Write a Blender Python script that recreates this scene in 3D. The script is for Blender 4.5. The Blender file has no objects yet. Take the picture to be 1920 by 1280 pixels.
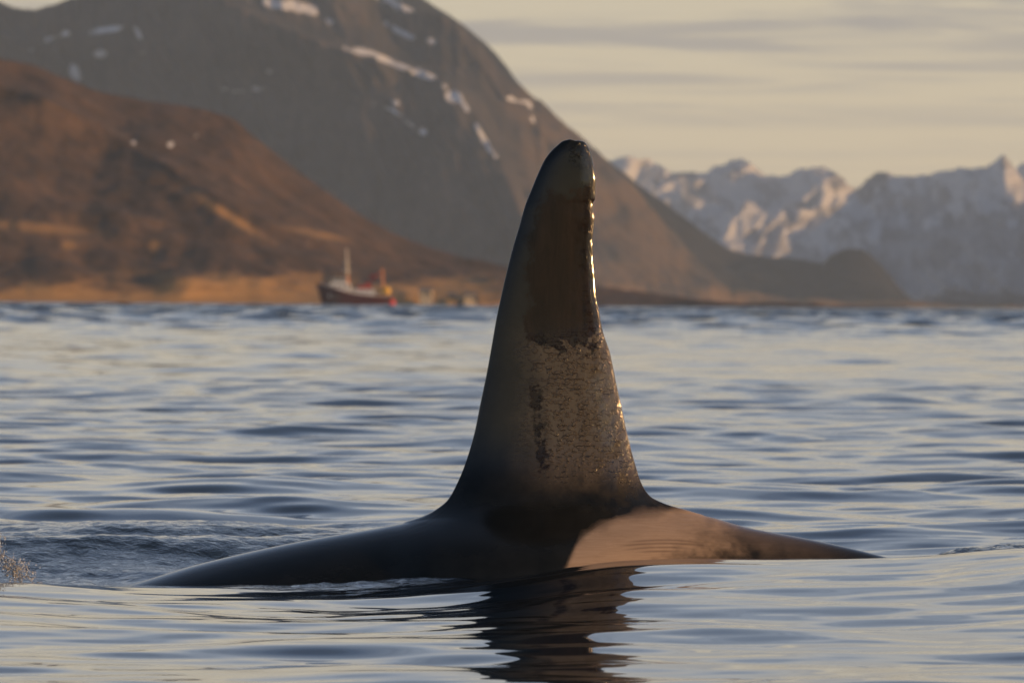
import bpy, math, random
import numpy as np
from mathutils import Vector, Matrix

random.seed(7)
rng = np.random.default_rng(11)
sc = bpy.context.scene
col = sc.collection
R = math.radians

# ------------------------------------------------------------------ camera
FPX = 16000.0            # focal length in photo pixels (300 mm on a 36 mm wide sensor)
CAM_H = 1.10
PITCH = -70.5 / FPX
ROLL = 0.0078
cam_d = bpy.data.cameras.new('camera')
cam = bpy.data.objects.new('camera', cam_d)
col.objects.link(cam)
cam_d.lens = 300
cam_d.sensor_width = 36
cam_d.sensor_fit = 'HORIZONTAL'
cam_d.clip_start = 0.5
cam_d.clip_end = 60000
cam_d.dof.use_dof = True
cam_d.dof.focus_distance = 34.7
cam_d.dof.aperture_fstop = 10.0
fwd = Vector((0, math.cos(PITCH), math.sin(PITCH)))
rgt0 = Vector((1, 0, 0))
up0 = rgt0.cross(fwd)
rgt = rgt0 * math.cos(ROLL) + up0 * math.sin(ROLL)
up = rgt.cross(fwd)
M = Matrix((rgt, up, -fwd)).transposed().to_4x4()
M.translation = Vector((0, 0, CAM_H))
cam.matrix_world = M
sc.camera = cam

def ray(px, py):
    """direction (per metre of y) through a point of the photograph"""
    px = np.asarray(px, float); py = np.asarray(py, float)
    a = (px - 960) / FPX; b = (640 - py) / FPX
    d = [fwd[i] + a * rgt[i] + b * up[i] for i in range(3)]
    return d[0] / d[1], d[2] / d[1]

def at(px, py, D):
    dx, dz = ray(px, py)
    return dx * D, D + 0 * dx, CAM_H + dz * D

def topix(x, y, z):
    v = [x, y, z - CAM_H]
    f = sum(v[i] * fwd[i] for i in range(3)); a = sum(v[i] * rgt[i] for i in range(3)); b = sum(v[i] * up[i] for i in range(3))
    return 960 + FPX * a / f, 640 - FPX * b / f

# ------------------------------------------------------------------ sun and sky
SUN_EL, SUN_AZ = R(5.0), R(15.0)          # azimuth: from +X towards the camera
sun_dir = Vector((math.cos(SUN_EL) * math.cos(SUN_AZ), -math.cos(SUN_EL) * math.sin(SUN_AZ), math.sin(SUN_EL)))
sl = bpy.data.lights.new('sun', 'SUN')
sl.energy = 5.0
sl.angle = R(0.5)
sl.color = (1.0, 0.56, 0.21)
so = bpy.data.objects.new('sun', sl)
col.objects.link(so)
so.rotation_euler = sun_dir.to_track_quat('Z', 'Y').to_euler()
so.location = (30, -8, 20)

w = bpy.data.worlds.new('World'); sc.world = w
w.use_nodes = True
nt = w.node_tree; N = nt.nodes; L = nt.links
N.clear()
def wn(t, **k):
    n = N.new(t)
    for a, b in k.items(): setattr(n, a, b)
    return n
def wmath(op, a, b=None, c=None):
    n = wn('ShaderNodeMath', operation=op)
    for i, v in enumerate((a, b, c)):
        if v is None: continue
        if isinstance(v, (int, float)): n.inputs[i].default_value = v
        else: L.new(v, n.inputs[i])
    return n.outputs[0]
def wramp(f, pts, interp='LINEAR'):
    n = wn('ShaderNodeValToRGB'); n.color_ramp.interpolation = interp
    e = n.color_ramp.elements
    while len(e) < len(pts): e.new(0.5)
    for el, (p, c) in zip(e, pts):
        el.position = p; el.color = (*c, 1) if len(c) == 3 else c
    L.new(f, n.inputs[0]); return n.outputs[0]
def wmix(f, a, b, blend='MIX'):
    n = wn('ShaderNodeMix', data_type='RGBA', blend_type=blend)
    if isinstance(f, (int, float)): n.inputs[0].default_value = f
    else: L.new(f, n.inputs[0])
    for s, v in ((n.inputs[6], a), (n.inputs[7], b)):
        if isinstance(v, tuple): s.default_value = (*v, 1)
        else: L.new(v, s)
    return n.outputs[2]
sky = wn('ShaderNodeTexSky', sky_type='NISHITA')
sky.sun_disc = False
sky.sun_elevation = SUN_EL
sky.sun_rotation = R(90) + SUN_AZ
sky.altitude = 0
sky.air_density = 1.0; sky.dust_density = 1.5; sky.ozone_density = 2.0
SKY_STRENGTH = 0.10
tc = wn('ShaderNodeTexCoord')
sep = wn('ShaderNodeSeparateXYZ'); L.new(tc.outputs['Generated'], sep.inputs[0])
X, Y, Z = sep.outputs
Zc = wmath('MAXIMUM', Z, 0.0)
den = wmath('ADD', Zc, 0.03)
cmb = wn('ShaderNodeCombineXYZ')
L.new(wmath('MULTIPLY', wmath('DIVIDE', X, den), 0.8), cmb.inputs[0])
L.new(wmath('DIVIDE', Y, den), cmb.inputs[1])
nz = wn('ShaderNodeTexNoise'); nz.inputs['Scale'].default_value = 0.95; nz.inputs['Detail'].default_value = 8
nz.inputs['Roughness'].default_value = 0.55; nz.inputs['Distortion'].default_value = 1.2
L.new(cmb.outputs[0], nz.inputs['Vector'])
nz2 = wn('ShaderNodeTexNoise'); nz2.inputs['Scale'].default_value = 2.6; nz2.inputs['Detail'].default_value = 3
L.new(cmb.outputs[0], nz2.inputs['Vector'])
nn = wmath('ADD', wmath('MULTIPLY', nz.outputs[0], 0.8), wmath('MULTIPLY', nz2.outputs[0], 0.2))
band = wramp(nn, [(0.44, (0, 0, 0)), (0.62, (1, 1, 1))], 'EASE')       # 0 thin bright veil, 1 thick grey cloud
# colour of the cloud veil (scene-linear, already at final exposure)
veil = wramp(Zc, [(0.0, (0.95, 0.74, 0.47)), (0.012, (1.12, 0.89, 0.56)), (0.036, (1.09, 0.93, 0.63)),
                  (0.10, (0.94, 0.87, 0.74)), (0.17, (0.56, 0.65, 0.80)), (0.32, (0.25, 0.35, 0.55)), (0.52, (0.10, 0.145, 0.24)), (1.0, (0.05, 0.075, 0.13))])
grey = wramp(Zc, [(0.0, (0.74, 0.62, 0.48)), (0.036, (0.54, 0.50, 0.47)), (0.10, (0.50, 0.53, 0.59)),
                  (0.17, (0.36, 0.44, 0.57)), (0.32, (0.19, 0.26, 0.42)), (1.0, (0.05, 0.08, 0.14))])
bandamt = wmath('MULTIPLY', band, wramp(Zc, [(0.010, (0, 0, 0)), (0.034, (.9, .9, .9))]))
cloud = wmix(bandamt, veil, grey)
scl = wn('ShaderNodeVectorMath', operation='SCALE'); L.new(cloud, scl.inputs[0]); scl.inputs['Scale'].default_value = 1.0 / SKY_STRENGTH
cover = wramp(Zc, [(0.0, (0.97,) * 3), (0.25, (0.85,) * 3), (0.6, (0.7,) * 3)])
final = wmix(cover, sky.outputs[0], scl.outputs[0])
bg = wn('ShaderNodeBackground'); L.new(final, bg.inputs[0]); bg.inputs[1].default_value = SKY_STRENGTH
out = wn('ShaderNodeOutputWorld'); L.new(bg.outputs[0], out.inputs[0])

sc.view_settings.view_transform = 'Standard'
sc.view_settings.look = 'None'
sc.view_settings.exposure = 0
sc.view_settings.gamma = 1
sc.view_settings.use_curve_mapping = False
sc.render.engine = 'CYCLES'
cy = sc.cycles
cy.max_bounces = 6; cy.diffuse_bounces = 2; cy.glossy_bounces = 3; cy.transmission_bounces = 4; cy.volume_bounces = 2
cy.use_denoising = True
cy.caustics_reflective = False; cy.caustics_refractive = False
cy.sample_clamp_indirect = 25

# ------------------------------------------------------------------ helpers
class Mat:
    def __init__(s, name):
        s.m = bpy.data.materials.new(name); s.m.use_nodes = True
        s.nt = s.m.node_tree; s.N = s.nt.nodes; s.L = s.nt.links
        s.b = s.N['Principled BSDF']
    def n(s, t, **k):
        x = s.N.new(t)
        for a, b in k.items(): setattr(x, a, b)
        return x
    def put(s, sock, v):
        if isinstance(v, (int, float)): sock.default_value = v
        elif isinstance(v, tuple): sock.default_value = (*v, 1) if len(v) == 3 and sock.type == 'RGBA' else v
        else: s.L.new(v, sock)
    def math(s, op, a, b=None, c=None, clamp=False):
        x = s.n('ShaderNodeMath', operation=op, use_clamp=clamp)
        for i, v in enumerate((a, b, c)):
            if v is not None: s.put(x.inputs[i], v)
        return x.outputs[0]
    def mix(s, f, a, b, blend='MIX'):
        x = s.n('ShaderNodeMix', data_type='RGBA', blend_type=blend)
        s.put(x.inputs[0], f); s.put(x.inputs[6], a); s.put(x.inputs[7], b); return x.outputs[2]
    def ramp(s, f, pts, interp='LINEAR'):
        x = s.n('ShaderNodeValToRGB'); x.color_ramp.interpolation = interp
        e = x.color_ramp.elements
        while len(e) < len(pts): e.new(0.5)
        for el, (p, c) in zip(e, pts):
            c = (c, c, c) if isinstance(c, (int, float)) else c
            el.position = p; el.color = (*c, 1)
        s.put(x.inputs[0], f); return x.outputs[0]
    def coord(s, scale=(1, 1, 1), rot=(0, 0, 0), kind='Object'):
        t = s.n('ShaderNodeTexCoord'); m = s.n('ShaderNodeMapping')
        s.L.new(t.outputs[kind], m.inputs[0]); m.inputs['Scale'].default_value = scale; m.inputs['Rotation'].default_value = rot
        return m.outputs[0]
    def noise(s, vec, scale, detail=3, rough=0.5, dist=0.0):
        x = s.n('ShaderNodeTexNoise'); s.L.new(vec, x.inputs['Vector'])
        x.inputs['Scale'].default_value = scale; x.inputs['Detail'].default_value = detail
        x.inputs['Roughness'].default_value = rough; x.inputs['Distortion'].default_value = dist
        return x.outputs[0]
    def attr(s, name):
        x = s.n('ShaderNodeAttribute', attribute_name=name); return x.outputs['Fac']
    def bump(s, h, strength, dist, normal=None):
        x = s.n('ShaderNodeBump'); s.put(x.inputs['Height'], h); s.put(x.inputs['Strength'], strength)
        x.inputs['Distance'].default_value = dist
        if normal is not None: s.L.new(normal, x.inputs['Normal'])
        return x.outputs[0]
    def set(s, **k):
        names = dict(color='Base Color', rough='Roughness', normal='Normal', ior='IOR', metal='Metallic', spec='Specular IOR Level',
                     trans='Transmission Weight', coat='Coat Weight', coat_rough='Coat Roughness')
        for a, v in k.items(): s.put(s.b.inputs[names[a]], v)
        return s.m

def simple(name, c, rough=0.6, var=0.25, scale=1.5, metal=0.0):
    m = Mat(name); v = m.coord()
    f = m.noise(v, scale, 4, 0.6)
    m.set(color=m.mix(m.ramp(f, [(0.3, 0.0), (0.7, 1.0)]), tuple(x * (1 - var) for x in c), tuple(min(1, x * (1 + var)) for x in c)), rough=rough, metal=metal)
    return m.m

def tag(o, label=None, cat=None, group=None, kind=None):
    if label: o['label'] = label
    if cat: o['category'] = cat
    if group: o['group'] = group
    if kind: o['kind'] = kind
    return o

def grid_mesh(name, V, nr, nc, closed=False, flip=False):
    """V: (nr*nc,3) array, rows by columns"""
    me = bpy.data.meshes.new(name)
    r = np.arange(nr - 1)[:, None]; cN = nc if closed else nc - 1
    c = np.arange(cN)[None, :]; c1 = (c + 1) % nc
    a = r * nc + c; b = r * nc + c1; d = (r + 1) * nc + c1; e = (r + 1) * nc + c
    q = np.stack([a, b, d, e] if not flip else [a, e, d, b], -1).reshape(-1, 4)
    nf = len(q)
    me.vertices.add(len(V)); me.vertices.foreach_set('co', np.ascontiguousarray(V, np.float32).ravel())
    me.loops.add(nf * 4); me.loops.foreach_set('vertex_index', q.astype(np.int32).ravel())
    me.polygons.add(nf)
    me.polygons.foreach_set('loop_start', np.arange(0, nf * 4, 4, dtype=np.int32))
    me.polygons.foreach_set('loop_total', np.full(nf, 4, np.int32))
    me.polygons.foreach_set('use_smooth', np.ones(nf, bool))
    me.update(calc_edges=True); me.validate()
    return me

def link(name, me, mat, parent=None):
    o = bpy.data.objects.new(name, me)
    if mat: me.materials.append(mat)
    col.objects.link(o)
    if parent is not None: o.parent = parent
    return o

def vattr(me, name, arr):
    a = me.attributes.new(name, 'FLOAT', 'POINT'); a.data.foreach_set('value', np.ascontiguousarray(arr, np.float32).ravel())

def sstep(a, b, x):
    t = np.clip((x - a) / (b - a), 0, 1); return t * t * (3 - 2 * t)

def vnoise(x, y, seed):
    r = np.random.default_rng(seed); T = r.random((256, 256))
    xi = np.floor(x).astype(int); yi = np.floor(y).astype(int); fx = x - xi; fy = y - yi
    fx = fx * fx * (3 - 2 * fx); fy = fy * fy * (3 - 2 * fy)
    g = lambda i, j: T[i & 255, j & 255]
    return (g(xi, yi) * (1 - fx) + g(xi + 1, yi) * fx) * (1 - fy) + (g(xi, yi + 1) * (1 - fx) + g(xi + 1, yi + 1) * fx) * fy - 0.5

def fbm(x, y, seed, oct=4, gain=0.5):
    s = 0; a = 1
    for k in range(oct):
        s = s + a * vnoise(x * 2 ** k + 17.3 * k, y * 2 ** k + 5.1 * k, seed + k); a *= gain
    return s

def smooth_interp(x, xs, ys):
    """monotone cubic (PCHIP) interpolation"""
    xs = np.asarray(xs, float); ys = np.asarray(ys, float); x = np.asarray(x, float)
    h = np.diff(xs); dl = np.diff(ys) / h
    m = np.zeros_like(ys); m[0] = dl[0]; m[-1] = dl[-1]
    for i in range(1, len(xs) - 1):
        if dl[i - 1] * dl[i] > 0:
            w1 = 2 * h[i] + h[i - 1]; w2 = h[i] + 2 * h[i - 1]
            m[i] = (w1 + w2) / (w1 / dl[i - 1] + w2 / dl[i])
    xc = np.clip(x, xs[0], xs[-1])
    i = np.clip(np.searchsorted(xs, xc) - 1, 0, len(xs) - 2)
    t = (xc - xs[i]) / h[i]
    return ((2 * t**3 - 3 * t**2 + 1) * ys[i] + (t**3 - 2 * t**2 + t) * h[i] * m[i]
            + (-2 * t**3 + 3 * t**2) * ys[i + 1] + (t**3 - t**2) * h[i] * m[i + 1])

# ------------------------------------------------------------------ sea
WD = 34.8                                   # distance of the whale
PXM = FPX / WD                              # pixels per metre there
def wx(px): return (np.asarray(px, float) - 960) / PXM

waves = []
for i in range(150):
    lam = math.exp(rng.uniform(math.log(0.28), math.log(7.0)))
    th = rng.normal(math.pi / 2 + 0.12, 0.62)          # travel direction, mostly along the line of sight
    k = 2 * math.pi / lam
    s = 0.0125 * (lam / 1.0) ** (-0.45 if lam > 1.0 else 0.45)   # slope amplitude
    waves.append((k * math.cos(th), k * math.sin(th), s / k, rng.uniform(0, 2 * math.pi), lam))

def local_relief(x, y):
    """swell and wake around the whale"""
    z = np.zeros_like(x)
    # long low swell in front of the whale, higher to the right
    hc = smooth_interp(x, [-6, -2.0, -1.5, -0.7, -0.25, 0.0, 0.45, 1.5, 2.1, 6], [0.03, -0.002, -0.027, -0.040, -0.015, 0.015, 0.085, 0.118, 0.165, 0.2])
    yc = 33.4
    t = (y - yc)
    env = np.where(t < 0, np.exp(-(t / 3.6) ** 2), np.exp(-(t / 0.75) ** 2))
    z += hc * env
    # trough right behind the crest where the back breaks the surface
    z += -0.075 * np.exp(-((y - 35.2) / 1.0) ** 2) * np.exp(-((x + 1.2) / 1.5) ** 4)
    # wake ridges behind the head (left)
    yr = 36.6 + 0.55 * (x + 1.6)
    z += 0.075 * np.exp(-((y - yr) / 0.42) ** 2) * sstep(0.2, -0.8, x)
    yr = 39.6 + 0.35 * (x + 1.0)
    z += 0.085 * np.exp(-((y - yr) / 0.62) ** 2) * sstep(0.2, -0.9, x) * sstep(-4.2, -1.6, x)
    # churned ridge running away behind the tail stock
    z += 0.13 * np.exp(-((y - 35.3 - 0.1 * (x - 1.6)) / 0.45) ** 2) * sstep(1.35, 2.15, x)
    # little mound of water pushed up against the flank
    z += 0.030 * np.exp(-((x + 0.50) / 0.40) ** 2 - ((y - 33.95) / 0.22) ** 2)
    # water in front falls gently towards the camera
    z += -0.010 * np.clip(33.0 - y, 0, 14)
    return z

def turb_mask(x, y):
    m = sstep(0.0, -0.9, x) * np.maximum(sstep(35.2, 36.2, y), sstep(-1.35, -1.7, x) * sstep(33.8, 34.4, y)) * sstep(44.5, 39.5, y) * 0.6          # dark ruffled wake, left
    m = np.maximum(m, 1.1 * np.exp(-((x + 0.60) / 0.45) ** 4) * np.exp(-((y - 34.0) / 0.24) ** 2))        # ripples along the flank
    yt = 35.1 + 0.1 * (x - 1.6)
    m = np.maximum(m, sstep(1.38, 1.6, x) * np.exp(-((y - yt) / 0.42) ** 2) * 1.8)              # churned water behind the tail stock
    return m

dense_t = np.linspace(-0.0665, 0.0665, 236)
side_t = np.linspace(0, 1, 61)[1:]                 # coarser strip either side of the detailed middle
outer = np.array([0.010, 0.02, 0.04, 0.08, 0.16, 0.32, 0.6, 1.0])
ys = [-30, -10, 0, 8, 14, 18]
y = 20.0
while y < 21300:
    ys.append(y)
    y += 0.034 if y < 43 else (y * 0.0013 if y < 120 else (y * 0.003 if y < 400 else (1.2 if y < 1500 else (2.6 if y < 3700 else y * 0.04))))
ys.append(21300)
ys = np.array(ys)
n_core, n_side, n_out = len(dense_t), len(side_t), len(outer)
YY = np.repeat(ys[:, None], n_core + 2 * n_side + 2 * n_out, 1)
XX = np.empty_like(YY)
half = 0.0665 * np.maximum(ys, 20)[:, None]
wide = 0.15 * np.maximum(ys, 20)[:, None] + 4.0
right_x = np.concatenate([half + (wide - half) * side_t[None], wide + (5800 - wide) * outer[None] ** 2], 1)
XX[:, n_side + n_out:n_side + n_out + n_core] = dense_t[None] / 0.0665 * half
XX[:, n_side + n_out + n_core:] = right_x
XX[:, :n_side + n_out] = -right_x[:, ::-1]
edge = np.clip(1 - (np.abs(XX) - wide * 0.93) / (wide * 0.07), 0, 1)
dy = np.gradient(ys)[:, None] * np.ones_like(YY)
ZZ = np.zeros_like(YY)
calm = 1 - 0.45 * np.exp(-((YY - 29) / 6.5) ** 2)
for i in range(40):                          # short ripples, long-crested
    lam = math.exp(rng.uniform(math.log(0.13), math.log(0.42)))
    th = rng.normal(math.pi / 2 - 0.05, 0.30); k = 2 * math.pi / lam; ph = rng.uniform(0, 6.28)
    keep = sstep(2.4, 4.5, lam / np.maximum(dy, 0.01))
    if lam < 0.14 * 3: ZZ += 0.0082 / k * keep * sstep(-0.3, 0.3, fbm(XX * 0.9, YY * 0.6, 200 + i, 2)) * np.sin(k * math.cos(th) * XX + k * math.sin(th) * YY + ph)
for i in range(60):
    lam = math.exp(rng.uniform(math.log(3.2), math.log(16)))
    th = rng.normal(math.pi / 2 + 0.2, 0.5); k = 2 * math.pi / lam; ph = rng.uniform(0, 6.28)
    keep = sstep(2.0, 3.6, lam / np.maximum(dy, 0.01))
    ZZ += 0.042 * (lam / 5) ** -0.5 / k * keep * sstep(200, 480, YY) * np.sin(k * math.cos(th) * XX + k * math.sin(th) * YY + ph)
for kx, ky, a, ph, lam in waves:
    keep = sstep(2.2, 4.5, lam / np.maximum(dy, 0.01))
    big = 1.0 + 0.6 * sstep(60, 250, YY)
    ZZ += a * keep * big * np.sin(kx * XX + ky * YY + ph)
ZZ *= calm
ZZ *= 1 - 0.62 * np.exp(-((YY - 34.3) / 1.7) ** 4)
ZZ += local_relief(XX, YY)
tm = turb_mask(XX, YY)
ZZ += tm * (0.013 * fbm(XX * 5.5, YY * 3.6, 50, 5, 0.65) + 0.009 * (1 - 2 * np.abs(fbm(XX * 9, YY * 6, 70, 3, 0.6)) - 0.6))
ZZ *= edge * (ys > 19)[:, None] * sstep(20000, 6000, YY)

nr, nc = YY.shape
me = grid_mesh('sea', np.stack([XX, YY, ZZ], -1).reshape(-1, 3), nr, nc)
vattr(me, 'ruffle', tm)
m = Mat('sea_water')
v = m.coord((1, 1, 1), kind='Object')
sepn = m.n('ShaderNodeSeparateXYZ'); m.L.new(v, sepn.inputs[0])
far = m.n('ShaderNodeMapRange'); m.L.new(sepn.outputs[1], far.inputs[0])
far.inputs[1].default_value = 90; far.inputs[2].default_value = 420
far2 = m.n('ShaderNodeMapRange'); m.L.new(sepn.outputs[1], far2.inputs[0])
far2.inputs[1].default_value = 300; far2.inputs[2].default_value = 1200
ruf = m.attr('ruffle')
h1 = m.noise(m.coord((0.7, 0.5, 1)), 1.3, 3, 0.5)
h2 = m.noise(m.coord((0.12, 0.05, 1)), 1.0, 3, 0.55)
h3 = m.noise(m.coord((1, 0.7, 1)), 16, 4, 0.6, 0.4)
bmp = m.bump(h1, m.math('MULTIPLY', far.outputs[0], 0.9), 0.16)
bmp = m.bump(h2, m.math('MULTIPLY', far2.outputs[0], 1.0), 2.6, bmp)
bmp = m.bump(h3, m.math('MULTIPLY', ruf, 0.9), 0.02, bmp)
m.set(color=(0.006, 0.013, 0.018), rough=m.math('ADD', 0.035, m.math('MULTIPLY', far2.outputs[0], 0.12)), ior=1.333, normal=bmp)
sea = tag(link('sea', me, m.m), kind='structure')

# ------------------------------------------------------------------ orca
def wz(py, px=None):
    return CAM_H + ray(960 if px is None else px, py)[1] * WD
finL = [(1069, 261.5), (1058, 263.5), (1050.6, 266.6), (1035, 279), (1019, 299), (1007, 324), (994, 356), (982, 387), (971, 427), (961.6, 459), (949, 509),
        (938, 559), (930, 599), (923, 641), (914, 694), (901.6, 756), (890.6, 812), (873, 872), (859, 906), (841, 937.5), (822, 953), (800, 965), (760, 979), (735, 1000), (725, 1060)]
finR = [(1073, 261.5), (1083.5, 264.5), (1091, 266.5), (1096, 271), (1104, 287), (1110, 312), (1114, 340), (1114, 374), (1111, 383), (1114, 409), (1110.5, 446), (1110, 471), (1112.5, 509),
        (1116, 546), (1122.5, 581), (1127, 606), (1136.5, 640), (1144, 662), (1156, 719), (1169, 775), (1181, 825), (1194, 875), (1206, 908), (1222, 930), (1244, 941.5), (1300, 959), (1324, 967), (1345, 1000), (1352, 1060)]
ridge = [(-420, 1330), (-100, 1215), (90, 1143), (230, 1101), (291.7, 1082), (364.6, 1060), (437, 1042), (510, 1025.6), (583, 1011), (700, 991), (760, 980), (800, 972),
         (870, 966), (940, 962), (1050, 958), (1150, 956), (1215, 957), (1255, 959.5), (1300, 963), (1324, 967), (1407, 989), (1498, 1006), (1567, 1020), (1654, 1041), (1760, 1072), (1950, 1130), (2250, 1220), (2600, 1330)]
def conv(pts):
    return np.array([[wx(p[0]), float(wz(p[1], p[0]))] for p in pts])
FL, FR, RG = conv(finL), conv(finR), conv(ridge)
zL = lambda z: smooth_interp(z, FL[::-1, 1], FL[::-1, 0])
zR = lambda z: smooth_interp(z, FR[::-1, 1], FR[::-1, 0])
ZC = -0.55
def bodyT(x): return smooth_interp(x, RG[:, 0], RG[:, 1])
def half_width(x, z):
    T = bodyT(x)
    H = np.maximum(T - ZC, 0.02)
    W = 0.64 * smooth_interp(x, [-3.0, -2.4, -1.4, -0.2, 0.6, 1.4, 2.2, 3.0, 3.6], [0.3, 0.72, 0.97, 1.0, 0.86, 0.60, 0.38, 0.24, 0.18])
    q = np.clip((z - ZC) / H, -1, 1)
    wb = W * (1 - np.abs(q) ** 2.15) ** 0.5
    xl, xr = zL(z), zR(z)
    ch = np.maximum(xr - xl, 1e-4)
    s = np.clip((x - xl) / ch, 0, 1)
    th = smooth_interp(z, [-0.5, 0.05, 0.15, 0.20, 0.25, 0.30, 0.37, 0.46, 0.62, 1.1, 1.5, 1.72, 1.80], [0.56, 0.50, 0.42, 0.335, 0.235, 0.158, 0.106, 0.082, 0.068, 0.050, 0.044, 0.036, 0.008])
    naca = (0.2969 * np.sqrt(s) - 0.1260 * s - 0.3516 * s**2 + 0.2843 * s**3 - 0.1036 * s**4) / 0.1 * 0.5 * 2 * 0.5
    ell = np.clip(4 * s * (1 - s), 0, 1) ** 0.5
    wf = th * (0.42 * naca + 0.60 * ell)
    wf = np.where((s <= 0) | (s >= 1), 0, wf)
    wf = wf * sstep(-0.4, 0.1, z)
    return (wb ** 3 + wf ** 3) ** (1 / 3), wb
ztop = FL[0, 1]
zs = np.concatenate([np.linspace(-1.15, -0.12, 24)[:-1], np.arange(-0.12, 0.38, 0.0035), np.arange(0.38, ztop - 0.05, 0.006),
                     ztop - 0.05 * (1 - np.sin(np.linspace(0, 1, 14) * math.pi / 2)) ** 1.0])
NS = 420
rows = []
u = (1 - np.cos(np.linspace(0, 1, NS) * math.pi)) / 2
xscan = np.linspace(-3.0, 3.5, 6501)
Tscan = bodyT(xscan)
for z in zs:
    lo, hi = float(zL(z)), float(zR(z))
    if z > ZC:
        ok = xscan[Tscan > z]
    else:
        ok = xscan[np.maximum(Tscan, ZC) - ZC > abs(z - ZC)]
    if len(ok):
        lo = min(lo, ok[0]) if z > -0.1 else ok[0]; hi = max(hi, ok[-1]) if z > -0.1 else ok[-1]
    if z > ztop - 1e-6: lo, hi = FL[0, 0] + 0.001, FR[0, 0] - 0.001
    x = lo + (hi - lo) * (0.75 * u + 0.25 * np.linspace(0, 1, NS))
    hw, _ = half_width(x, np.full_like(x, z))
    if -0.05 < z < 0.62:                     # let the back flow into the fin without a shelf
        acc = 0; ws = 0
        for kk in np.linspace(-2.2, 2.2, 15):
            g_ = math.exp(-kk * kk / 2); acc = acc + g_ * half_width(x, np.full_like(x, z + 0.055 * kk))[0]; ws += g_
        mk = sstep(wx(700), wx(900), x) * sstep(wx(1400), wx(1220), x) * sstep(-0.05, 0.12, z) * sstep(0.62, 0.42, z)
        hw = hw * (1 - mk) + acc / ws * mk
    hw[0] = hw[-1] = 0
    if z < ZC: hw *= 1.0
    front = np.stack([x, -hw, np.full_like(x, z)], -1)
    back = np.stack([x, hw, np.full_like(x, z)], -1)[::-1][1:-1]
    rows.append(np.concatenate([front, back]))
V = np.stack(rows)
nr, nc = V.shape[:2]
V = V.reshape(-1, 3)
# fine irregularities of the trailing edge and of the tip
xr = zR(V[:, 2]); xl = zL(V[:, 2])
s = np.clip((V[:, 0] - xl) / np.maximum(xr - xl, 1e-3), 0, 1)
finz = sstep(0.36, 0.50, V[:, 2])
V[:, 0] += finz * sstep(0.90, 1.0, s) * (0.0035 * fbm(V[:, 2] * 9, V[:, 2] * 0, 5, 3, 0.5) - 0.0030 * (np.exp(-((V[:, 2] - 1.515) / 0.010) ** 2) + 0.8 * np.exp(-((V[:, 2] - 1.36) / 0.008) ** 2) + 0.6 * np.exp(-((V[:, 2] - 1.10) / 0.007) ** 2)))
# wrinkled skin near trailing edge
wr = finz * sstep(0.55, 0.95, s)
V[:, 1] += np.sign(V[:, 1]) * (np.abs(V[:, 1]) > 1e-4) * wr * (1 - 0.7 * sstep(0.93, 1, s)) * 0.0022 * fbm(V[:, 0] * 34, V[:, 2] * 20, 33, 3, 0.5)
V[:, 2] += sstep(ztop - 0.04, ztop, V[:, 2]) * 0.010 * fbm(V[:, 0] * 45, V[:, 1] * 20, 44, 2)
me = grid_mesh('orca', V, nr, nc, closed=True)
# close the belly and the tip
import bmesh
bm = bmesh.new(); bm.from_mesh(me); bm.verts.ensure_lookup_table()
f1 = bm.faces.new([bm.verts[i] for i in range(nc)][::-1]); f2 = bm.faces.new([bm.verts[(nr - 1) * nc + i] for i in range(nc)])
f1.smooth = f2.smooth = True
bmesh.ops.triangulate(bm, faces=[f1, f2])
bm.to_mesh(me); bm.free()
VP = np.zeros(len(me.vertices) * 3, np.float32); me.vertices.foreach_get('co', VP); VP = VP.reshape(-1, 3)
vpx, vpz = VP[:, 0] * PXM + 960, VP[:, 2]
vpy = 569.5 + (CAM_H - vpz) * PXM + (vpx - 960) * ROLL
# saddle pigment and other skin colour masks, in the whale's own coordinates
n1 = fbm(vpx / 30, vpy / 30, 90, 5, 0.6)
top = smooth_interp(vpx, [1040, 1074, 1081, 1100, 1132, 1160, 1196, 1260, 1400, 1700], [1120, 1034, 1019, 998, 980, 969, 964.5, 955, 925, 900])
soft = smooth_interp(vpx, [1060, 1130, 1250, 1400], [9, 11, 11, 20]) * (1 + 1.2 * n1)
sad = sstep(-1.3, 1.3, (vpy - top) / soft) * sstep(1490, 1230, vpx + 90 * n1 + (vpy - 1000) * 1.3)
sad = np.maximum(sad, 0.30 * sstep(1290, 1330, vpx) * sstep(1640, 1400, vpx) * sstep(60, 10, vpy - (955 + (vpx - 1260) * 0.22) + 20 * n1))
cr = 0
for k_, (yo, xa, xb) in enumerate(((1013, 1165, 1330), (1019, 1150, 1345), (1026, 1158, 1320), (1033, 1180, 1300))):
    cr = cr + np.exp(-((vpy - yo - np.abs(vpx - 1240) ** 2 / (1400 if k_ % 2 else 1100) + 5) / 1.7) ** 2) * sstep(xa, xa + 40, vpx) * sstep(xb, xb - 60, vpx)
vattr(me, 'crease', np.clip(cr, 0, 1))
vattr(me, 'saddle', sad)
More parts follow.
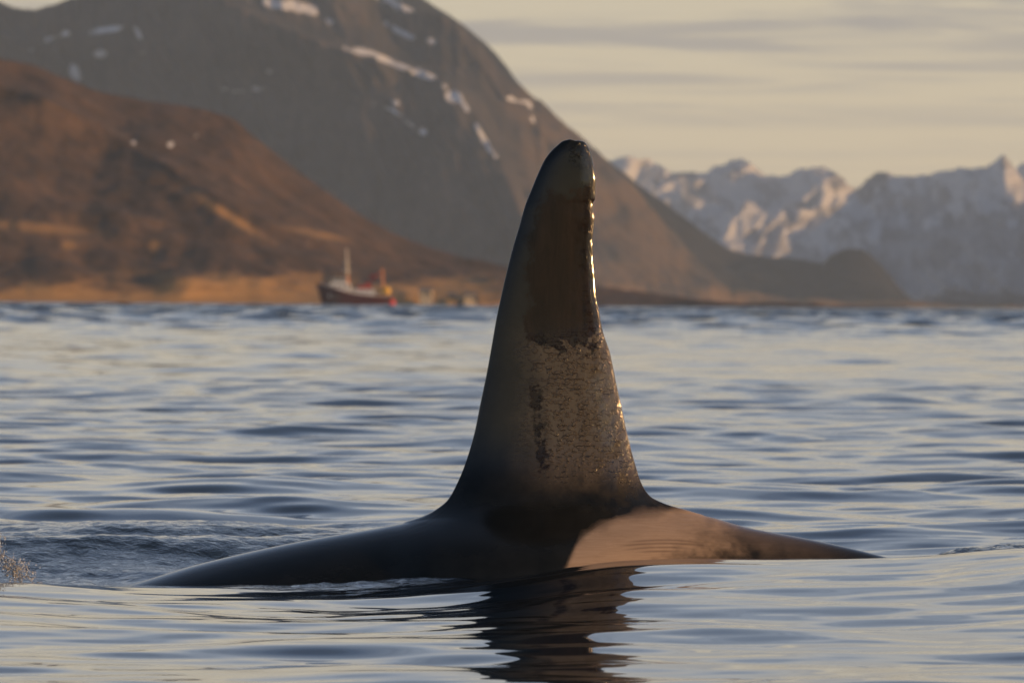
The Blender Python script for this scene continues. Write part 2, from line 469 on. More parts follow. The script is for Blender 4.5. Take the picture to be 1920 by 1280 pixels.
# painted reflections: dark land as brown up high, sky as olive on wrinkled skin
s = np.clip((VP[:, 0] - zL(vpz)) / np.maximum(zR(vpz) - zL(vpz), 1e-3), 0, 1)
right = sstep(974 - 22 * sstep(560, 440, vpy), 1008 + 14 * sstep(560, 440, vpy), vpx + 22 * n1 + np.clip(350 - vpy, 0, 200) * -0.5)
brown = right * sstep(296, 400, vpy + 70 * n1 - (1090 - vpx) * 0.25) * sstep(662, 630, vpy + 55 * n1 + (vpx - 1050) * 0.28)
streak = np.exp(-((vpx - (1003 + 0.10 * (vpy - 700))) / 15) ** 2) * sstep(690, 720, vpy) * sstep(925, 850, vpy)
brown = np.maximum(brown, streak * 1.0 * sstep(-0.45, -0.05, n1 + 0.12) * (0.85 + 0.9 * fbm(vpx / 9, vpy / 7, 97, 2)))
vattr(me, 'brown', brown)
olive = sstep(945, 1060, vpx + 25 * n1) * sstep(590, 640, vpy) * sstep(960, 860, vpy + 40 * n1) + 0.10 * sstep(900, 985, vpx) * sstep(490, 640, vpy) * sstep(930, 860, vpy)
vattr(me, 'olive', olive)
vattr(me, 'wet', np.maximum(sstep(0.90, 0.985, s), sstep(0.72, 0.9, s) * sstep(600, 680, vpy) * 0.75 * sstep(0.0, 0.35, n1 + 0.15) + sstep(0.70, 0.9, s) * sstep(355, 335, vpy) * 0.8) * sstep(955, 930, vpy))
vattr(me, 'spark', 0.75 + 0.85 * sstep(540, 660, vpy))
vattr(me, 'wrinkle', np.clip(sstep(935, 1060, vpx + 20 * n1) * sstep(600, 650, vpy) * sstep(930, 880, vpy) + 0.8 * sstep(0.80, 0.95, s) * sstep(950, 900, vpy) + sstep(330, 290, vpy - (vpx - 1080) * 0.6) * sstep(1040, 1075, vpx), 0, 1))
VP[:, 1] += WD
me.vertices.foreach_set('co', VP.ravel())
me.update()

m = Mat('orca_skin')
v = m.coord()
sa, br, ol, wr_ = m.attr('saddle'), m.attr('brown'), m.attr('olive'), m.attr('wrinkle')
wv = m.n('ShaderNodeTexWave', wave_type='BANDS', bands_direction='Z', wave_profile='SIN')
m.L.new(m.coord((1, 1, 1)), wv.inputs['Vector'])
wv.inputs['Scale'].default_value = 15; wv.inputs['Distortion'].default_value = 3.6; wv.inputs['Detail'].default_value = 1.0; wv.inputs['Detail Scale'].default_value = 4.2
patch = m.ramp(m.noise(m.coord((1, 1, 1.5)), 38, 3, 0.6), [(0.48, 0.0), (0.58, 1.0)])
n_f = m.noise(m.coord((1, 1, 1)), 60, 4, 0.65)
n_m = m.noise(m.coord((1, 1, 1)), 7, 4, 0.6)
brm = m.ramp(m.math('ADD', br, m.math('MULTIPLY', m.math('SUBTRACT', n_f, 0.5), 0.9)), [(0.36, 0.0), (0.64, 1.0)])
c = m.mix(m.ramp(n_m, [(0.35, 0.0), (0.65, 1.0)]), (0.008, 0.010, 0.010), (0.015, 0.017, 0.017))
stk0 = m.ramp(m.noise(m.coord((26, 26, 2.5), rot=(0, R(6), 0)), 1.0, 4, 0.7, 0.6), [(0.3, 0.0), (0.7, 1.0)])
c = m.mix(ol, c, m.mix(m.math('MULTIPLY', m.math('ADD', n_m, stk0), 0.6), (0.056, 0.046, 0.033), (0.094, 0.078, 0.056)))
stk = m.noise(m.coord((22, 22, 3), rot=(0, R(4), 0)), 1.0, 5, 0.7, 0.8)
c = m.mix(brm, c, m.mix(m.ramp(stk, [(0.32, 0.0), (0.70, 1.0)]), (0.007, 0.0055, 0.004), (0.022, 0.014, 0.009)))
lines = m.ramp(wv.outputs[0], [(0.04, 1.0), (0.20, 0.0)])
c = m.mix(m.math('MULTIPLY', m.math('MULTIPLY', lines, patch), m.math('MULTIPLY', wr_, 0.8)), c, (0.010, 0.008, 0.006))
st = m.noise(m.coord((7, 7, 75)), 1.0, 5, 0.7, 1.2)
sc_col = m.mix(m.ramp(st, [(0.28, 0.0), (0.66, 1.0)]), (0.33, 0.245, 0.18), (0.42, 0.32, 0.245))
c = m.mix(sa, c, m.mix(m.math('MULTIPLY', m.attr('crease'), 0.55), sc_col, (0.10, 0.07, 0.055)))
# wavy wrinkles
b = m.bump(m.math('MULTIPLY', m.ramp(wv.outputs[0], [(0.0, 0.0), (0.25, 1.0)]), patch), m.math('MULTIPLY', wr_, 0.7), 0.0018)
b = m.bump(n_f, 0.25, 0.0015, b)
b = m.bump(m.noise(m.coord((1, 1, 0.5)), 72, 3, 0.55), m.math('MULTIPLY', m.math('MULTIPLY', m.attr('wet'), m.attr('spark')), m.ramp(m.noise(m.coord(), 14, 3, 0.6), [(0.38, 0.24), (0.62, 0.66)])), 0.0048, b)
wet = m.attr('wet')
rough = m.math('ADD', m.math('SUBTRACT', 0.17, m.math('MULTIPLY', wet, 0.095)), m.math('MULTIPLY', sa, 0.25))
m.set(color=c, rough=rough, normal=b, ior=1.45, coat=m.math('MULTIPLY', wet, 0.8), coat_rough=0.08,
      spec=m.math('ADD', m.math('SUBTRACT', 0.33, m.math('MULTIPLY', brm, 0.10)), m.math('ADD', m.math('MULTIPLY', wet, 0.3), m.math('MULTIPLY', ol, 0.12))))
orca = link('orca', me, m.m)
tag(orca, 'black orca surfacing with tall wet dorsal fin and pale grey saddle patch behind the fin', 'orca')

# ------------------------------------------------------------------ land
def land_material(name, c1, c2, rock, snow=(0.80, 0.80, 0.82), scale=0.01):
    m = Mat(name)
    v = m.coord()
    n1 = m.noise(v, scale, 6, 0.6); n2 = m.noise(v, scale * 6, 5, 0.65)
    c = m.mix(m.ramp(n1, [(0.38, 0.0), (0.62, 1.0)]), c1, c2)
    c = m.mix(m.ramp(n2, [(0.50, 0.0), (0.66, 1.0)]), c, rock)
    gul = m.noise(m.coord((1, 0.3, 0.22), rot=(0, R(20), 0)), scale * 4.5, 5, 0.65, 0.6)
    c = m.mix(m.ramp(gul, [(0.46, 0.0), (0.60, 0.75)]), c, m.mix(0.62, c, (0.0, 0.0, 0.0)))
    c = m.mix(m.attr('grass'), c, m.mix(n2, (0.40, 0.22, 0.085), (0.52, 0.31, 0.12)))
    sn = m.ramp(m.math('ADD', m.attr('snow'), m.math('MULTIPLY', m.math('SUBTRACT', m.noise(v, scale * 30, 4, 0.6), 0.5), 1.3)), [(0.40, 0.0), (0.56, 1.0)])
    c = m.mix(sn, c, snow)
    m.set(color=c, rough=0.9, spec=0.2, normal=m.bump(n2, 0.6, 0.15 / scale * 0.1))
    return m.m

def mountain(name, px, sil, Db, Dr, mod, mat, seed, amp, nscale, yaw=0.0, crag=0.0, zpow=1.0, nv=90, snow=None, grass=None, back=1500, zb=-1.5, step=4):
    P = np.arange(px[0], px[1] + step, step, dtype=float)
    sx, sy = zip(*sil)
    S = smooth_interp(P, sx, sy) + crag * fbm(P / 34.0, P * 0, seed + 400, 4, 0.6)
    vv = np.linspace(0, 1, nv)
    PX, VV = np.meshgrid(P, vv)
    _, _, zr = at(P, S, Dr)
    zr = np.maximum(zr, -1.0)
    Zv = zb + (zr[None] - zb) * VV ** zpow
    hgt = np.clip((zr[None] - zb), 1, None)
    D = Db + (Dr - Db) * VV * np.ones_like(PX)
    # approximate place in the photo of each vertex
    hor = 569.5 + (PX - 960) * ROLL
    PYa = hor - (Zv - CAM_H) / D * FPX
    D = D + mod(PX, PYa) * sstep(0, 0.12, VV) * (1 - 0.5 * VV) + yaw * np.clip(PX - 700, -1500, 1500)
    dx, _ = ray(PX, PYa)
    Xw = dx * D
    env = sstep(0, 0.15, VV) * (1 - 0.6 * sstep(0.88, 1.0, VV))
    Zv = Zv + env * amp * fbm(Xw / nscale, D / nscale, seed, 5, 0.55)
    # roughen the depth too so faces catch the light unevenly
    D = D + env * amp * 1.2 * fbm(Xw / nscale * 1.3 + 40, Zv / nscale * 2.0, seed + 9, 5, 0.6)
    Zv = Zv + env * 0
    # back slope
    nb = 14
    tb = np.linspace(0, 1, nb + 1)[1:][:, None]
    Db2 = D[-1][None] + back * tb
    Zb2 = Zv[-1][None] * (1 - tb) ** 1.3 + zb * tb
    Xb2 = Xw[-1][None] * np.ones_like(tb)
    Xw = np.concatenate([Xw, Xb2]); D2 = np.concatenate([D, Db2]); Zv = np.concatenate([Zv, Zb2])
    me = grid_mesh(name, np.stack([Xw, D2, Zv], -1).reshape(-1, 3), *Xw.shape)
    qx, qy = topix(Xw, D2, Zv)
    vattr(me, 'snow', snow(qx, qy, Xw, Zv) if snow else np.zeros_like(qx))
    vattr(me, 'grass', grass(qx, qy, Xw, Zv) if grass else np.zeros_like(qx))
    return tag(link(name, me, mat), kind='structure')

def blobs(qx, qy, L_):
    a = np.zeros_like(qx)
    for (bx, by, rx, ry, ang, st) in L_:
        c_, s_ = math.cos(R(ang)), math.sin(R(ang))
        u_ = ((qx - bx) * c_ + (qy - by) * s_) / rx; v_ = (-(qx - bx) * s_ + (qy - by) * c_) / ry
        a = np.maximum(a, st * np.exp(-(u_**2 + v_**2) ** 1.5 * 0.7))
    return a

def streaks(qx, qy, lines):
    a = np.zeros_like(qx)
    for w_, st_, pts in lines:
        for (x0, y0), (x1, y1) in zip(pts[:-1], pts[1:]):
            t = np.clip(((qx - x0) * (x1 - x0) + (qy - y0) * (y1 - y0)) / ((x1 - x0) ** 2 + (y1 - y0) ** 2), 0, 1)
            d = np.hypot(qx - x0 - t * (x1 - x0), (qy - y0 - t * (y1 - y0)))
            a = np.maximum(a, st_ * np.exp(-(d / w_) ** 2))
    return a * (0.62 + 1.5 * fbm(qx / 24, qy / 14, 301, 3))

# near brown hill on the left
hill_sil = [(-1500, -700), (-600, -160), (-200, 60), (0, 124), (70, 138), (130, 160), (200, 188), (330, 205), (430, 228), (475, 262), (530, 302), (600, 350), (680, 405), (760, 447), (850, 478), (940, 500), (1040, 522), (1180, 548), (1300, 566), (1420, 577), (1600, 582), (2600, 592)]
def hill_mod(px, py):
    cx = smooth_interp(py, [100, 180, 230, 300, 410, 450, 520, 560], [-260, 0, 150, 290, 480, 590, 760, 900])
    a = -70 * np.exp(-np.abs(px - cx) / 130.0)            # spur in front of the ridge
    a += 25 * fbm(px / 120, py / 90, 3, 3)
    return a
def hill_grass(qx, qy, X, Z):
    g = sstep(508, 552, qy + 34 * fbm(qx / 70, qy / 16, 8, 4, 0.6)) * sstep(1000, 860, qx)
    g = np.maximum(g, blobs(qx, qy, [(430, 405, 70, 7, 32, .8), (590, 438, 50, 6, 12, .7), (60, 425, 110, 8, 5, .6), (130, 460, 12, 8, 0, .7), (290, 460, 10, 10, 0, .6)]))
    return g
def hill_snow(qx, qy, X, Z):
    return blobs(qx, qy, [(320, 271, 6, 5, 0, 1.0), (251, 267, 5, 4, 0, .8), (368, 255, 4, 4, 0, .65)])
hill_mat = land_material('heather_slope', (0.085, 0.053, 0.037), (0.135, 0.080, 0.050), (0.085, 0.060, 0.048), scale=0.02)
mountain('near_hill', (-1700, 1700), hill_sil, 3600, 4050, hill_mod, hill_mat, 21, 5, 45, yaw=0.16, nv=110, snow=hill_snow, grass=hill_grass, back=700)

# big mountain
big_sil = [(-2500, 300), (-1500, -60), (-400, -30), (0, 3), (60, 12), (110, 2), (170, -22), (320, -60), (520, -70), (690, -35), (742, -4), (775, 14), (808, 20), (850, 40), (900, 82), (935, 130), (1000, 186), (1060, 238), (1130, 297), (1180, 345), (1240, 415), (1290, 465), (1340, 515), (1400, 556), (1460, 575), (1600, 590), (2600, 600)]
def big_mod(px, py):
    c1 = smooth_interp(py, [-100, 0, 80, 130, 170, 230, 290, 370, 480, 575], [300, 420, 600, 760, 850, 900, 930, 962, 1010, 1060])
    d = px - c1
    a = np.where(d < 0, -0.85 * np.clip(d, -1500, 0), 240 * (1 - np.exp(-np.clip(d, 0, None) / 45.0)))
    a -= 200
    c2 = smooth_interp(py, [-50, 0, 100, 200, 300, 400, 575], [760, 800, 880, 950, 985, 1010, 1080])
    d = px - c2
    a += -200 * np.exp(-np.where(d < 0, -d / 60.0, d / 300.0))
    a += 110 * fbm(px / 120 - py / 220, py / 300, 31, 5, 0.65)
    return a * 0.78
def big_snow(qx, qy, X, Z):
    return np.maximum(streaks(qx, qy, [(5, 1.35, [(645, 88), (700, 103), (760, 128), (800, 142), (838, 166), (866, 192), (888, 220), (901, 250), (915, 275), (930, 296)]),
                              (9, 1.0, [(470, 0), (540, 8), (588, 22), (616, 46)]), (6, .7, [(60, 88), (95, 72), (125, 62)]), (5, .6, [(690, 190), (735, 205), (790, 250)]), (5, .55, [(380, 150), (440, 175), (500, 165)]),
                              (11, 1.1, [(715, -8), (770, 14)]), (6, .7, [(725, 45), (770, 70), (815, 78)]), (5, .7, [(955, 185), (992, 192), (1000, 228)]), (5, .6, [(170, 60), (250, 48), (262, 70)])]),
            blobs(qx, qy, [(850, 182, 14, 9, 10, 1.1), (140, 136, 9, 16, -20, .9), (190, 101, 12, 7, 10, .75), (742, 193, 8, 6, 20, .7), (480, 168, 11, 6, 10, .65), (505, 135, 8, 7, 0, .6), (793, 248, 9, 7, 30, .7)])) + 0.45 * np.clip(fbm(qx / 30, qy / 14, 305, 4, 0.6), 0, 1) * sstep(330, 60, qy)
def big_grass(qx, qy, X, Z):
    n = fbm(qx / 50, qy / 40, 44, 4)
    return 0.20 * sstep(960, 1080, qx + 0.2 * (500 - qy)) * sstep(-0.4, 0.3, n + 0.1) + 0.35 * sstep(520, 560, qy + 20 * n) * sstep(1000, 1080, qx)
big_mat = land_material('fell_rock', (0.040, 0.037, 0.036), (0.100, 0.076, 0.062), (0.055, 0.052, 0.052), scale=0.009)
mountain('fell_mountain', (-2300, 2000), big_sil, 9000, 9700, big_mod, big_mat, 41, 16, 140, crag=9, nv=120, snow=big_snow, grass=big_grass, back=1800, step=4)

# dark ridge and headland behind it
dark_sil = [(700, -60), (900, 76), (1000, 190), (1100, 273), (1200, 352), (1280, 410), (1340, 452), (1380, 475), (1450, 485), (1500, 490), (1540, 499), (1562, 482), (1590, 473), (1610, 473), (1632, 484), (1660, 512), (1690, 548), (1722, 574), (1800, 590), (2600, 600)]
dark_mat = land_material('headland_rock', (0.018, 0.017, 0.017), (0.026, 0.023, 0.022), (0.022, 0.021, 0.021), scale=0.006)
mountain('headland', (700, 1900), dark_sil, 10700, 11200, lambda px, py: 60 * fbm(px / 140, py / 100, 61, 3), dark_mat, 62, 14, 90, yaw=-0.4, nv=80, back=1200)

# snow range far behind
snow_mat = land_material('snow_range_rock', (0.38, 0.38, 0.40), (0.46, 0.45, 0.46), (0.33, 0.33, 0.35), snow=(0.74, 0.74, 0.76), scale=0.004)
far_sil = [(500, 330), (1000, 335), (1120, 310), (1165, 294), (1200, 292), (1240, 303), (1280, 318), (1325, 326), (1345, 309), (1375, 301), (1402, 304), (1432, 330), (1462, 336), (1500, 325), (1538, 309), (1575, 336), (1612, 352), (1700, 345), (1850, 350), (1910, 308), (1960, 300), (2100, 340), (2300, 290), (2600, 380), (2900, 330), (3400, 420)]
def far_mod(px, py):
    return 430 * fbm(px / 150 + 0.4 * py / 100, py / 140, 71, 4, 0.6)
def far_snow(qx, qy, X, Z):
    n = fbm(qx / 28, qy / 22, 75, 4, 0.65)
    return np.clip(0.62 + 0.9 * n - sstep(420, 540, qy) * 0.75, 0, 1)
mountain('snow_range', (500, 3400), far_sil, 19000, 19900, far_mod, snow_mat, 72, 38, 190, crag=12, nv=100, snow=far_snow, back=1500)
near_sil = [(1350, 560), (1420, 520), (1500, 455), (1560, 400), (1610, 352), (1632, 330), (1650, 324), (1672, 328), (1720, 326), (1770, 325), (1810, 318), (1840, 312), (1862, 305), (1880, 293), (1896, 308), (1912, 330), (1930, 350), (2000, 380), (2600, 430), (3000, 360), (3400, 450)]
def near_mod(px, py):
    return 250 * fbm(px / 90 - 0.3 * py / 100, py / 120, 81, 4, 0.6) - 1.5 * (px - 1650)
def near_snow(qx, qy, X, Z):
    n = fbm(qx / 26, qy / 30, 85, 4, 0.65)
    return np.clip(0.60 + 0.9 * n - sstep(400, 500, qy + 0.25 * (qx - 1700)) * 0.75, 0, 1)
mountain('snow_ridge', (1350, 3400), near_sil, 17000, 17700, near_mod, snow_mat, 82, 30, 180, crag=8, nv=90, snow=near_snow, back=1200)

# unseen fell, added right of the frame to shade the headland and the range
def shade_fell(name, x0, x1, y0, y1, h, seed):
    u_ = np.linspace(0, 1, 70); v_ = np.linspace(0, 1, 40)
    U, Vv = np.meshgrid(u_, v_)
    X_ = x0 + (x1 - x0) * Vv; Y_ = y0 + (y1 - y0) * U
    e = np.sin(U * math.pi) ** 0.35 * np.sin(np.clip(Vv, 0, 1) * math.pi) ** 0.8
    Zt = -1.5 + e * h * (1 + 0.22 * fbm(U * 5, Vv * 3, seed, 4)) 
    me = grid_mesh(name, np.stack([X_, Y_, Zt], -1).reshape(-1, 3), *U.shape, flip=True)
    vattr(me, 'snow', np.clip((Zt.ravel() - 250) / 200, 0, 1)); vattr(me, 'grass', np.zeros(Zt.size))
    return tag(link(name, me, big_mat), kind='structure')
shade_fell('added_shade_fell', 2600, 5600, 9300, 20500, 470, 91)


# ------------------------------------------------------------------ fishing boat
def empty(name, loc, rz=0):
    o = bpy.data.objects.new(name, None); col.objects.link(o)
    o.location = loc; o.rotation_euler = (0, 0, rz); return o

class MB:
    """collects simple solids into one mesh"""
    def __init__(s): s.b = bmesh.new()
    def box(s, x0, x1, y0, y1, z0, z1, bev=0.0, top=1.0, rake=0.0):
        r = bmesh.ops.create_cube(s.b, size=1)
        vs = r['verts']
        cx, cy_ = (x0 + x1) / 2, (y0 + y1) / 2
        for v_ in vs:
            t = v_.co.z > 0
            k = top if t else 1
            v_.co = Vector((cx + (x1 - x0) * v_.co.x * k + (rake if t else 0), cy_ + (y1 - y0) * v_.co.y * k, z1 if t else z0))
        if bev:
            es = list({e for v_ in vs for e in v_.link_edges})
            bmesh.ops.bevel(s.b, geom=es, offset=bev, segments=2, affect='EDGES')
        return s
    def tube(s, p0, p1, r0, r1=None, n=10):
        p0, p1 = Vector(p0), Vector(p1); d = p1 - p0
        r = bmesh.ops.create_cone(s.b, cap_ends=True, segments=n, radius1=r0, radius2=r0 if r1 is None else r1, depth=d.length)
        Mx = Matrix.Translation((p0 + p1) / 2) @ d.to_track_quat('Z', 'Y').to_matrix().to_4x4()
        bmesh.ops.transform(s.b, matrix=Mx, verts=r['verts']); return s
    def ball(s, c_, r, sub=2, sc_=(1, 1, 1)):
        q = bmesh.ops.create_icosphere(s.b, subdivisions=sub, radius=r)
        for v_ in q['verts']: v_.co = Vector((v_.co.x * sc_[0] + c_[0], v_.co.y * sc_[1] + c_[1], v_.co.z * sc_[2] + c_[2]))
        return s
    def build(s, name, mat, parent=None, smooth=False):
        me = bpy.data.meshes.new(name); bmesh.ops.recalc_face_normals(s.b, faces=s.b.faces); s.b.to_mesh(me); s.b.free()
        if smooth:
            for p in me.polygons: p.use_smooth = True
        return link(name, me, mat, parent)

P_maroon = simple('maroon_hull_paint', (0.085, 0.008, 0.008), 0.6)
P_white = simple('weathered_white_paint', (0.80, 0.81, 0.82), 0.5, 0.08)
P_grey = simple('grey_deck_paint', (0.22, 0.24, 0.25), 0.7)
P_orange = simple('orange_paint', (0.75, 0.30, 0.10), 0.5, 0.15)
P_yellow = simple('yellow_paint', (0.85, 0.50, 0.06), 0.45, 0.1)
P_red = simple('red_buoy_plastic', (0.75, 0.04, 0.03), 0.4, 0.1)
P_redp = simple('red_funnel_paint', (0.45, 0.05, 0.04), 0.5, 0.1)
P_glass = simple('dark_window_glass', (0.01, 0.012, 0.015), 0.08, 0.0)
P_steel = simple('dark_steel', (0.06, 0.06, 0.065), 0.5, 0.2)
P_mast = simple('cream_mast_paint', (0.70, 0.60, 0.47), 0.5, 0.1)

BD = 2850.0
bx0, _, bz = at(664, 570, BD)
bk = BD / FPX                                   # metres per photo pixel there
boat = empty('fishing_boat', (float(bx0), BD, 0.0))
boat.scale = (1.03, 1.03, 1.03)
tag(boat, 'small fishing boat with dark maroon hull and pale wheelhouse lying off the brown shore', 'boat')
# hull: lofted stations from bow (left) to stern (right)
st_x = np.linspace(-12.3, 12.2, 26)
def sheer(x): return smooth_interp(x, [-12.3, -9, -4, 2, 8, 12.2], [7.4, 6.6, 5.0, 3.8, 3.3, 3.7])
def beam(x): return smooth_interp(x, [-12.3, -11, -8, -3, 6, 12.2], [0.12, 1.1, 2.5, 3.4, 3.4, 2.7])
prof = np.linspace(0, 1, 9)
HV = []
for i, x in enumerate(st_x):
    sh, bm_ = float(sheer(x)), float(beam(x))
    ring = []
    for t in prof:
        z = -0.9 + (sh + 0.9) * t
        wdt = bm_ * (0.55 + 0.45 * t ** 0.6) if i > 2 else bm_ * (0.25 + 0.75 * t)
        rk = 2.2 * (1 - t) * max(0, 1 - i / 6.0)
        ring.append((x + rk, -wdt, z))
    ring += [(a_, -b_, c_) for a_, b_, c_ in ring[::-1]]
    HV.append(ring)
HV = np.array(HV).reshape(-1, 3)
hme = grid_mesh('hull', HV, 26, 18)
hb = bmesh.new(); hb.from_mesh(hme); hb.verts.ensure_lookup_table()
hb.faces.new([hb.verts[25 * 18 + i] for i in range(18)]); hb.faces.new([hb.verts[i] for i in range(18)][::-1])
bmesh.ops.recalc_face_normals(hb, faces=hb.faces); hb.to_mesh(hme); hb.free()
link('hull', hme, P_maroon, boat)
MB().box(-8.5, 11.8, -2.9, 2.9, 2.6, 2.9).build('deck', P_grey, boat)
for sgn in (-1, 1):
    mb = MB()
    for x0 in np.arange(-11, 11.5, 1.5):
        mb.tube((x0, sgn * beam(x0) * 0.97, sheer(x0)), (x0 + 1.5, sgn * beam(x0 + 1.5) * 0.97, float(sheer(x0 + 1.5))), 0.12)
    mb.build('bulwark_rail', P_white, boat)
wh = MB().box(-8.2, -1.2, -2.2, 2.2, 2.8, 7.2, 0.15).build('deckhouse', P_white, boat)
for k in range(4):
    MB().box(-7.5 + k * 1.6, -6.7 + k * 1.6, -2.26, -2.12, 5.9, 6.6).build('window', P_glass, wh)
br_ = MB().box(-7.2, -2.2, -1.9, 1.9, 7.15, 9.0, 0.12, 0.94).build('wheelhouse', P_white, boat)
for k in range(4):
    MB().box(-6.9 + k * 1.15, -6.0 + k * 1.15, -1.98, -1.78, 7.9, 8.6).build('window', P_glass, br_)
MB().box(-7.5, -1.9, -2.1, 2.1, 8.98, 9.25, 0.05).build('wheelhouse_roof', P_steel, boat)
mid = MB().box(-1.25, 6.6, -2.0, 2.0, 2.85, 5.4, 0.12).build('shelter_deck', P_white, boat)
for k in range(4):
    MB().box(-0.4 + k * 1.7, 0.3 + k * 1.7, -2.07, -1.93, 4.4, 4.9).build('window', P_glass, mid)
mast = MB().tube((-2.2, 0, 5.8), (-2.6, 0, 18.6), 0.62, 0.26).build('mast', P_mast, boat, True)
MB().tube((-3.9, 0, 14.0), (-1.1, 0, 14.0), 0.14).build('crosstree', P_mast, mast)
MB().box(-3.6, -1.4, -0.35, 0.35, 11.2, 11.6, 0.05).build('radar', P_white, mast)
MB().tube((-2.2, -1.0, 6), (-2.2, -1.0, 9.8), 0.55, 0.5).build('ventilator', P_orange, boat, True)
MB().box(3.4, 5.6, -0.9, 0.9, 5.35, 7.6, 0.2).build('funnel', P_redp, boat)
MB().box(1.2, 3.2, -1.1, 1.1, 5.35, 6.6, 0.1).build('winch_house', P_redp, boat)
g = MB()
for sy in (-1.8, 1.8): g.tube((9.3, sy, 1.8), (9.1, sy * 0.55, 12.0), 0.45, 0.3)
g.tube((9.1, -1.2, 11.8), (9.1, 1.2, 11.8), 0.35).build('stern_gantry', P_orange, boat, True)
MB().tube((9.1, 0, 11.2), (4.6, 0, 8.8), 0.24).build('boom', P_redp, boat)
MB().box(4.9, 7.2, -0.4, 0.4, 8.4, 10.3, 0.2).build('power_block', P_redp, boat)
nd = MB().tube((10.3, -2.0, 4.9), (10.3, 2.0, 4.9), 1.5, n=20).build('net_drum', P_yellow, boat, True)
MB().box(8.6, 10.0, -2.0, 2.0, 1.8, 4.2, 0.15).build('drum_stand', P_yellow, boat)
by = MB().ball((0, 0, 0), 1.35, 3).tube((0, 0, 1.2), (0, 0, 1.75), 0.2)
bo = by.build('buoy', P_red, None, True)
bo.location = (float(at(734, 562, BD)[0]), BD - 1.5, 1.0)
tag(bo, 'round red buoy hanging low at the stern of the fishing boat', 'buoy')

# ------------------------------------------------------------------ houses on the shore
HM = simple('cream_boarding', (0.78, 0.62, 0.40), 0.7, 0.1)
HR = simple('grey_roof_sheet', (0.20, 0.17, 0.15), 0.6, 0.15)
HO = simple('ochre_boarding', (0.75, 0.42, 0.14), 0.7, 0.1)
hD = 3640.0
def house(px, py_base, wpx, hpx, mat, label, depth=7):
    x, _, z = at(px, py_base, hD)
    kk = hD / FPX
    W_, H_ = wpx * kk, hpx * kk
    t = empty('house', (float(x), hD - 25, float(z)), R(random.uniform(-12, 12)))
    tag(t, label, 'house', 'houses on the far shore')
    MB().box(-W_ / 2, W_ / 2, -depth / 2, depth / 2, -4, H_ * 0.62).build('wall', mat, t)
    rb = bmesh.new(); e = 0.4
    vs = [rb.verts.new(c_) for c_ in ((-W_/2-e, -depth/2-e, H_*.62), (W_/2+e, -depth/2-e, H_*.62), (W_/2+e, depth/2+e, H_*.62), (-W_/2-e, depth/2+e, H_*.62), (-W_/2-e, 0, H_), (W_/2+e, 0, H_))]
    for f in ((0, 1, 5, 4), (2, 3, 4, 5), (0, 4, 3), (1, 2, 5), (3, 2, 1, 0)): rb.faces.new([vs[i] for i in f])
    rm = bpy.data.meshes.new('roof'); bmesh.ops.recalc_face_normals(rb, faces=rb.faces); rb.to_mesh(rm); rb.free()
    rf = link('roof', rm, HR, t)
    MB().box(-W_*.2, -W_*.2 + .6, -.3, .3, H_*.8, H_*1.15).build('chimney', HR, rf)
    for k in (-0.28, 0.1):
        MB().box(W_ * k, W_ * k + 0.9, -depth / 2 - .06, -depth / 2 + .06, H_*.2, H_*.2 + 1.1).build('window', P_glass, t)
    MB().box(W_ * .32, W_ * .32 + 0.9, -depth / 2 - .06, -depth / 2 + .06, 0.05, 2.0).build('door', P_steel, t)
house(800, 556, 22, 17, HM, 'pale house just right of the fishing boat, highest of the three on the shore')
house(848, 564, 15, 15, HO, 'ochre house on the shore between the two paler houses')
house(882, 566, 22, 18, HM, 'pale house on the shore nearest to the fin')

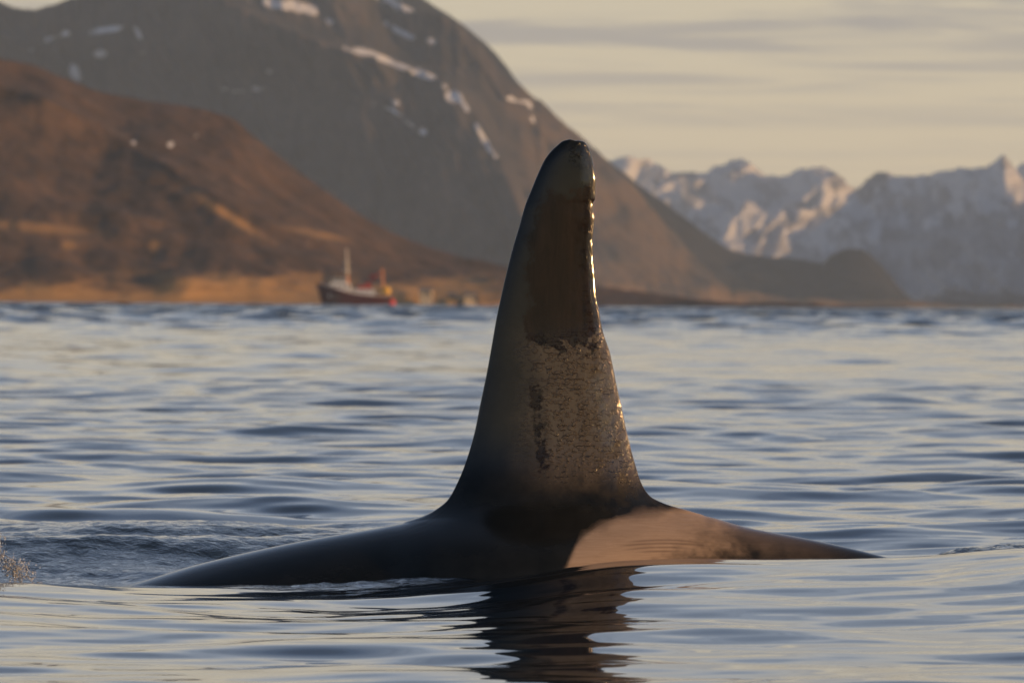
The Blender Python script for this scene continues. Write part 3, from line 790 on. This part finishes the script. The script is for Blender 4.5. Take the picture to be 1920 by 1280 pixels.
# ------------------------------------------------------------------ splash at the left edge
def drop_mat():
    m = Mat('water_drops')
    m.set(color=(0.97, 0.98, 1.0), rough=0.03, ior=1.333, trans=0.75)
    return m.m
WM = drop_mat()
def splash(name, label, pts, D, n, spread, rmin, rmax, arcs):
    mb = MB()
    rr = random.Random(5)
    for arc in arcs:
        P3 = [Vector([float(c_) for c_ in at(a_, b_, D)]) for a_, b_ in arc]
        for i in range(n):
            t = rr.random() * (len(P3) - 1.001); k = int(t)
            p = P3[k].lerp(P3[k + 1], t - k)
            p = p + Vector((rr.gauss(0, spread), rr.gauss(0, spread * 1.5), rr.gauss(0, spread)))
            r_ = rmin + (rmax - rmin) * rr.random() ** 3
            q = bmesh.ops.create_icosphere(mb.b, subdivisions=1, radius=r_)
            sx_, sz_ = rr.uniform(.7, 1.8), rr.uniform(.7, 2.2)
            for v_ in q['verts']: v_.co = Vector((v_.co.x * sx_, v_.co.y, v_.co.z * sz_)) + p
        for k in range(len(P3) - 1):
            a_ = P3[k]
            for j in range(2):
                o_ = Vector((rr.gauss(0, .010), rr.gauss(0, .03), rr.gauss(0, .010)))
                mb.tube(a_ + o_, P3[k + 1] + o_ * 0.5, 0.0022, 0.0012, 6)
    o = mb.build(name, WM, None, True)
    return tag(o, label, 'splash', kind='stuff')
splash('water_splash', 'broken drops and threads of water thrown up at the left edge', None, 34.2, 330, 0.016, 0.0007, 0.0048,
       [[(-20, 1000), (2, 1006), (3, 1040), (8, 1058), (22, 1066), (32, 1075), (33, 1086)], [(8, 1052), (30, 1060), (42, 1064), (52, 1075), (60, 1088)], [(10, 1064), (24, 1072), (30, 1086)]])

# ------------------------------------------------------------------ haze
def box_mesh(name, x0, x1, y0, y1, z0, z1):
    me = bpy.data.meshes.new(name); b_ = bmesh.new()
    bmesh.ops.create_cube(b_, size=1)
    for vtx in b_.verts:
        vtx.co = Vector((x0 if vtx.co.x < 0 else x1, y0 if vtx.co.y < 0 else y1, z0 if vtx.co.z < 0 else z1))
    b_.to_mesh(me); b_.free(); return me
hm = bpy.data.materials.new('haze'); hm.use_nodes = True
hn = hm.node_tree; hn.nodes.clear()
pv = hn.nodes.new('ShaderNodeVolumePrincipled'); ho = hn.nodes.new('ShaderNodeOutputMaterial')
pv.inputs['Color'].default_value = (0.60, 0.78, 1.0, 1); pv.inputs['Density'].default_value = 4.3e-5; pv.inputs['Anisotropy'].default_value = 0.0
hn.links.new(pv.outputs[0], ho.inputs['Volume'])
hz = link('haze', box_mesh('haze', -5950, 5950, -60, 21500, -3.0, 760), hm)
tag(hz, kind='stuff')
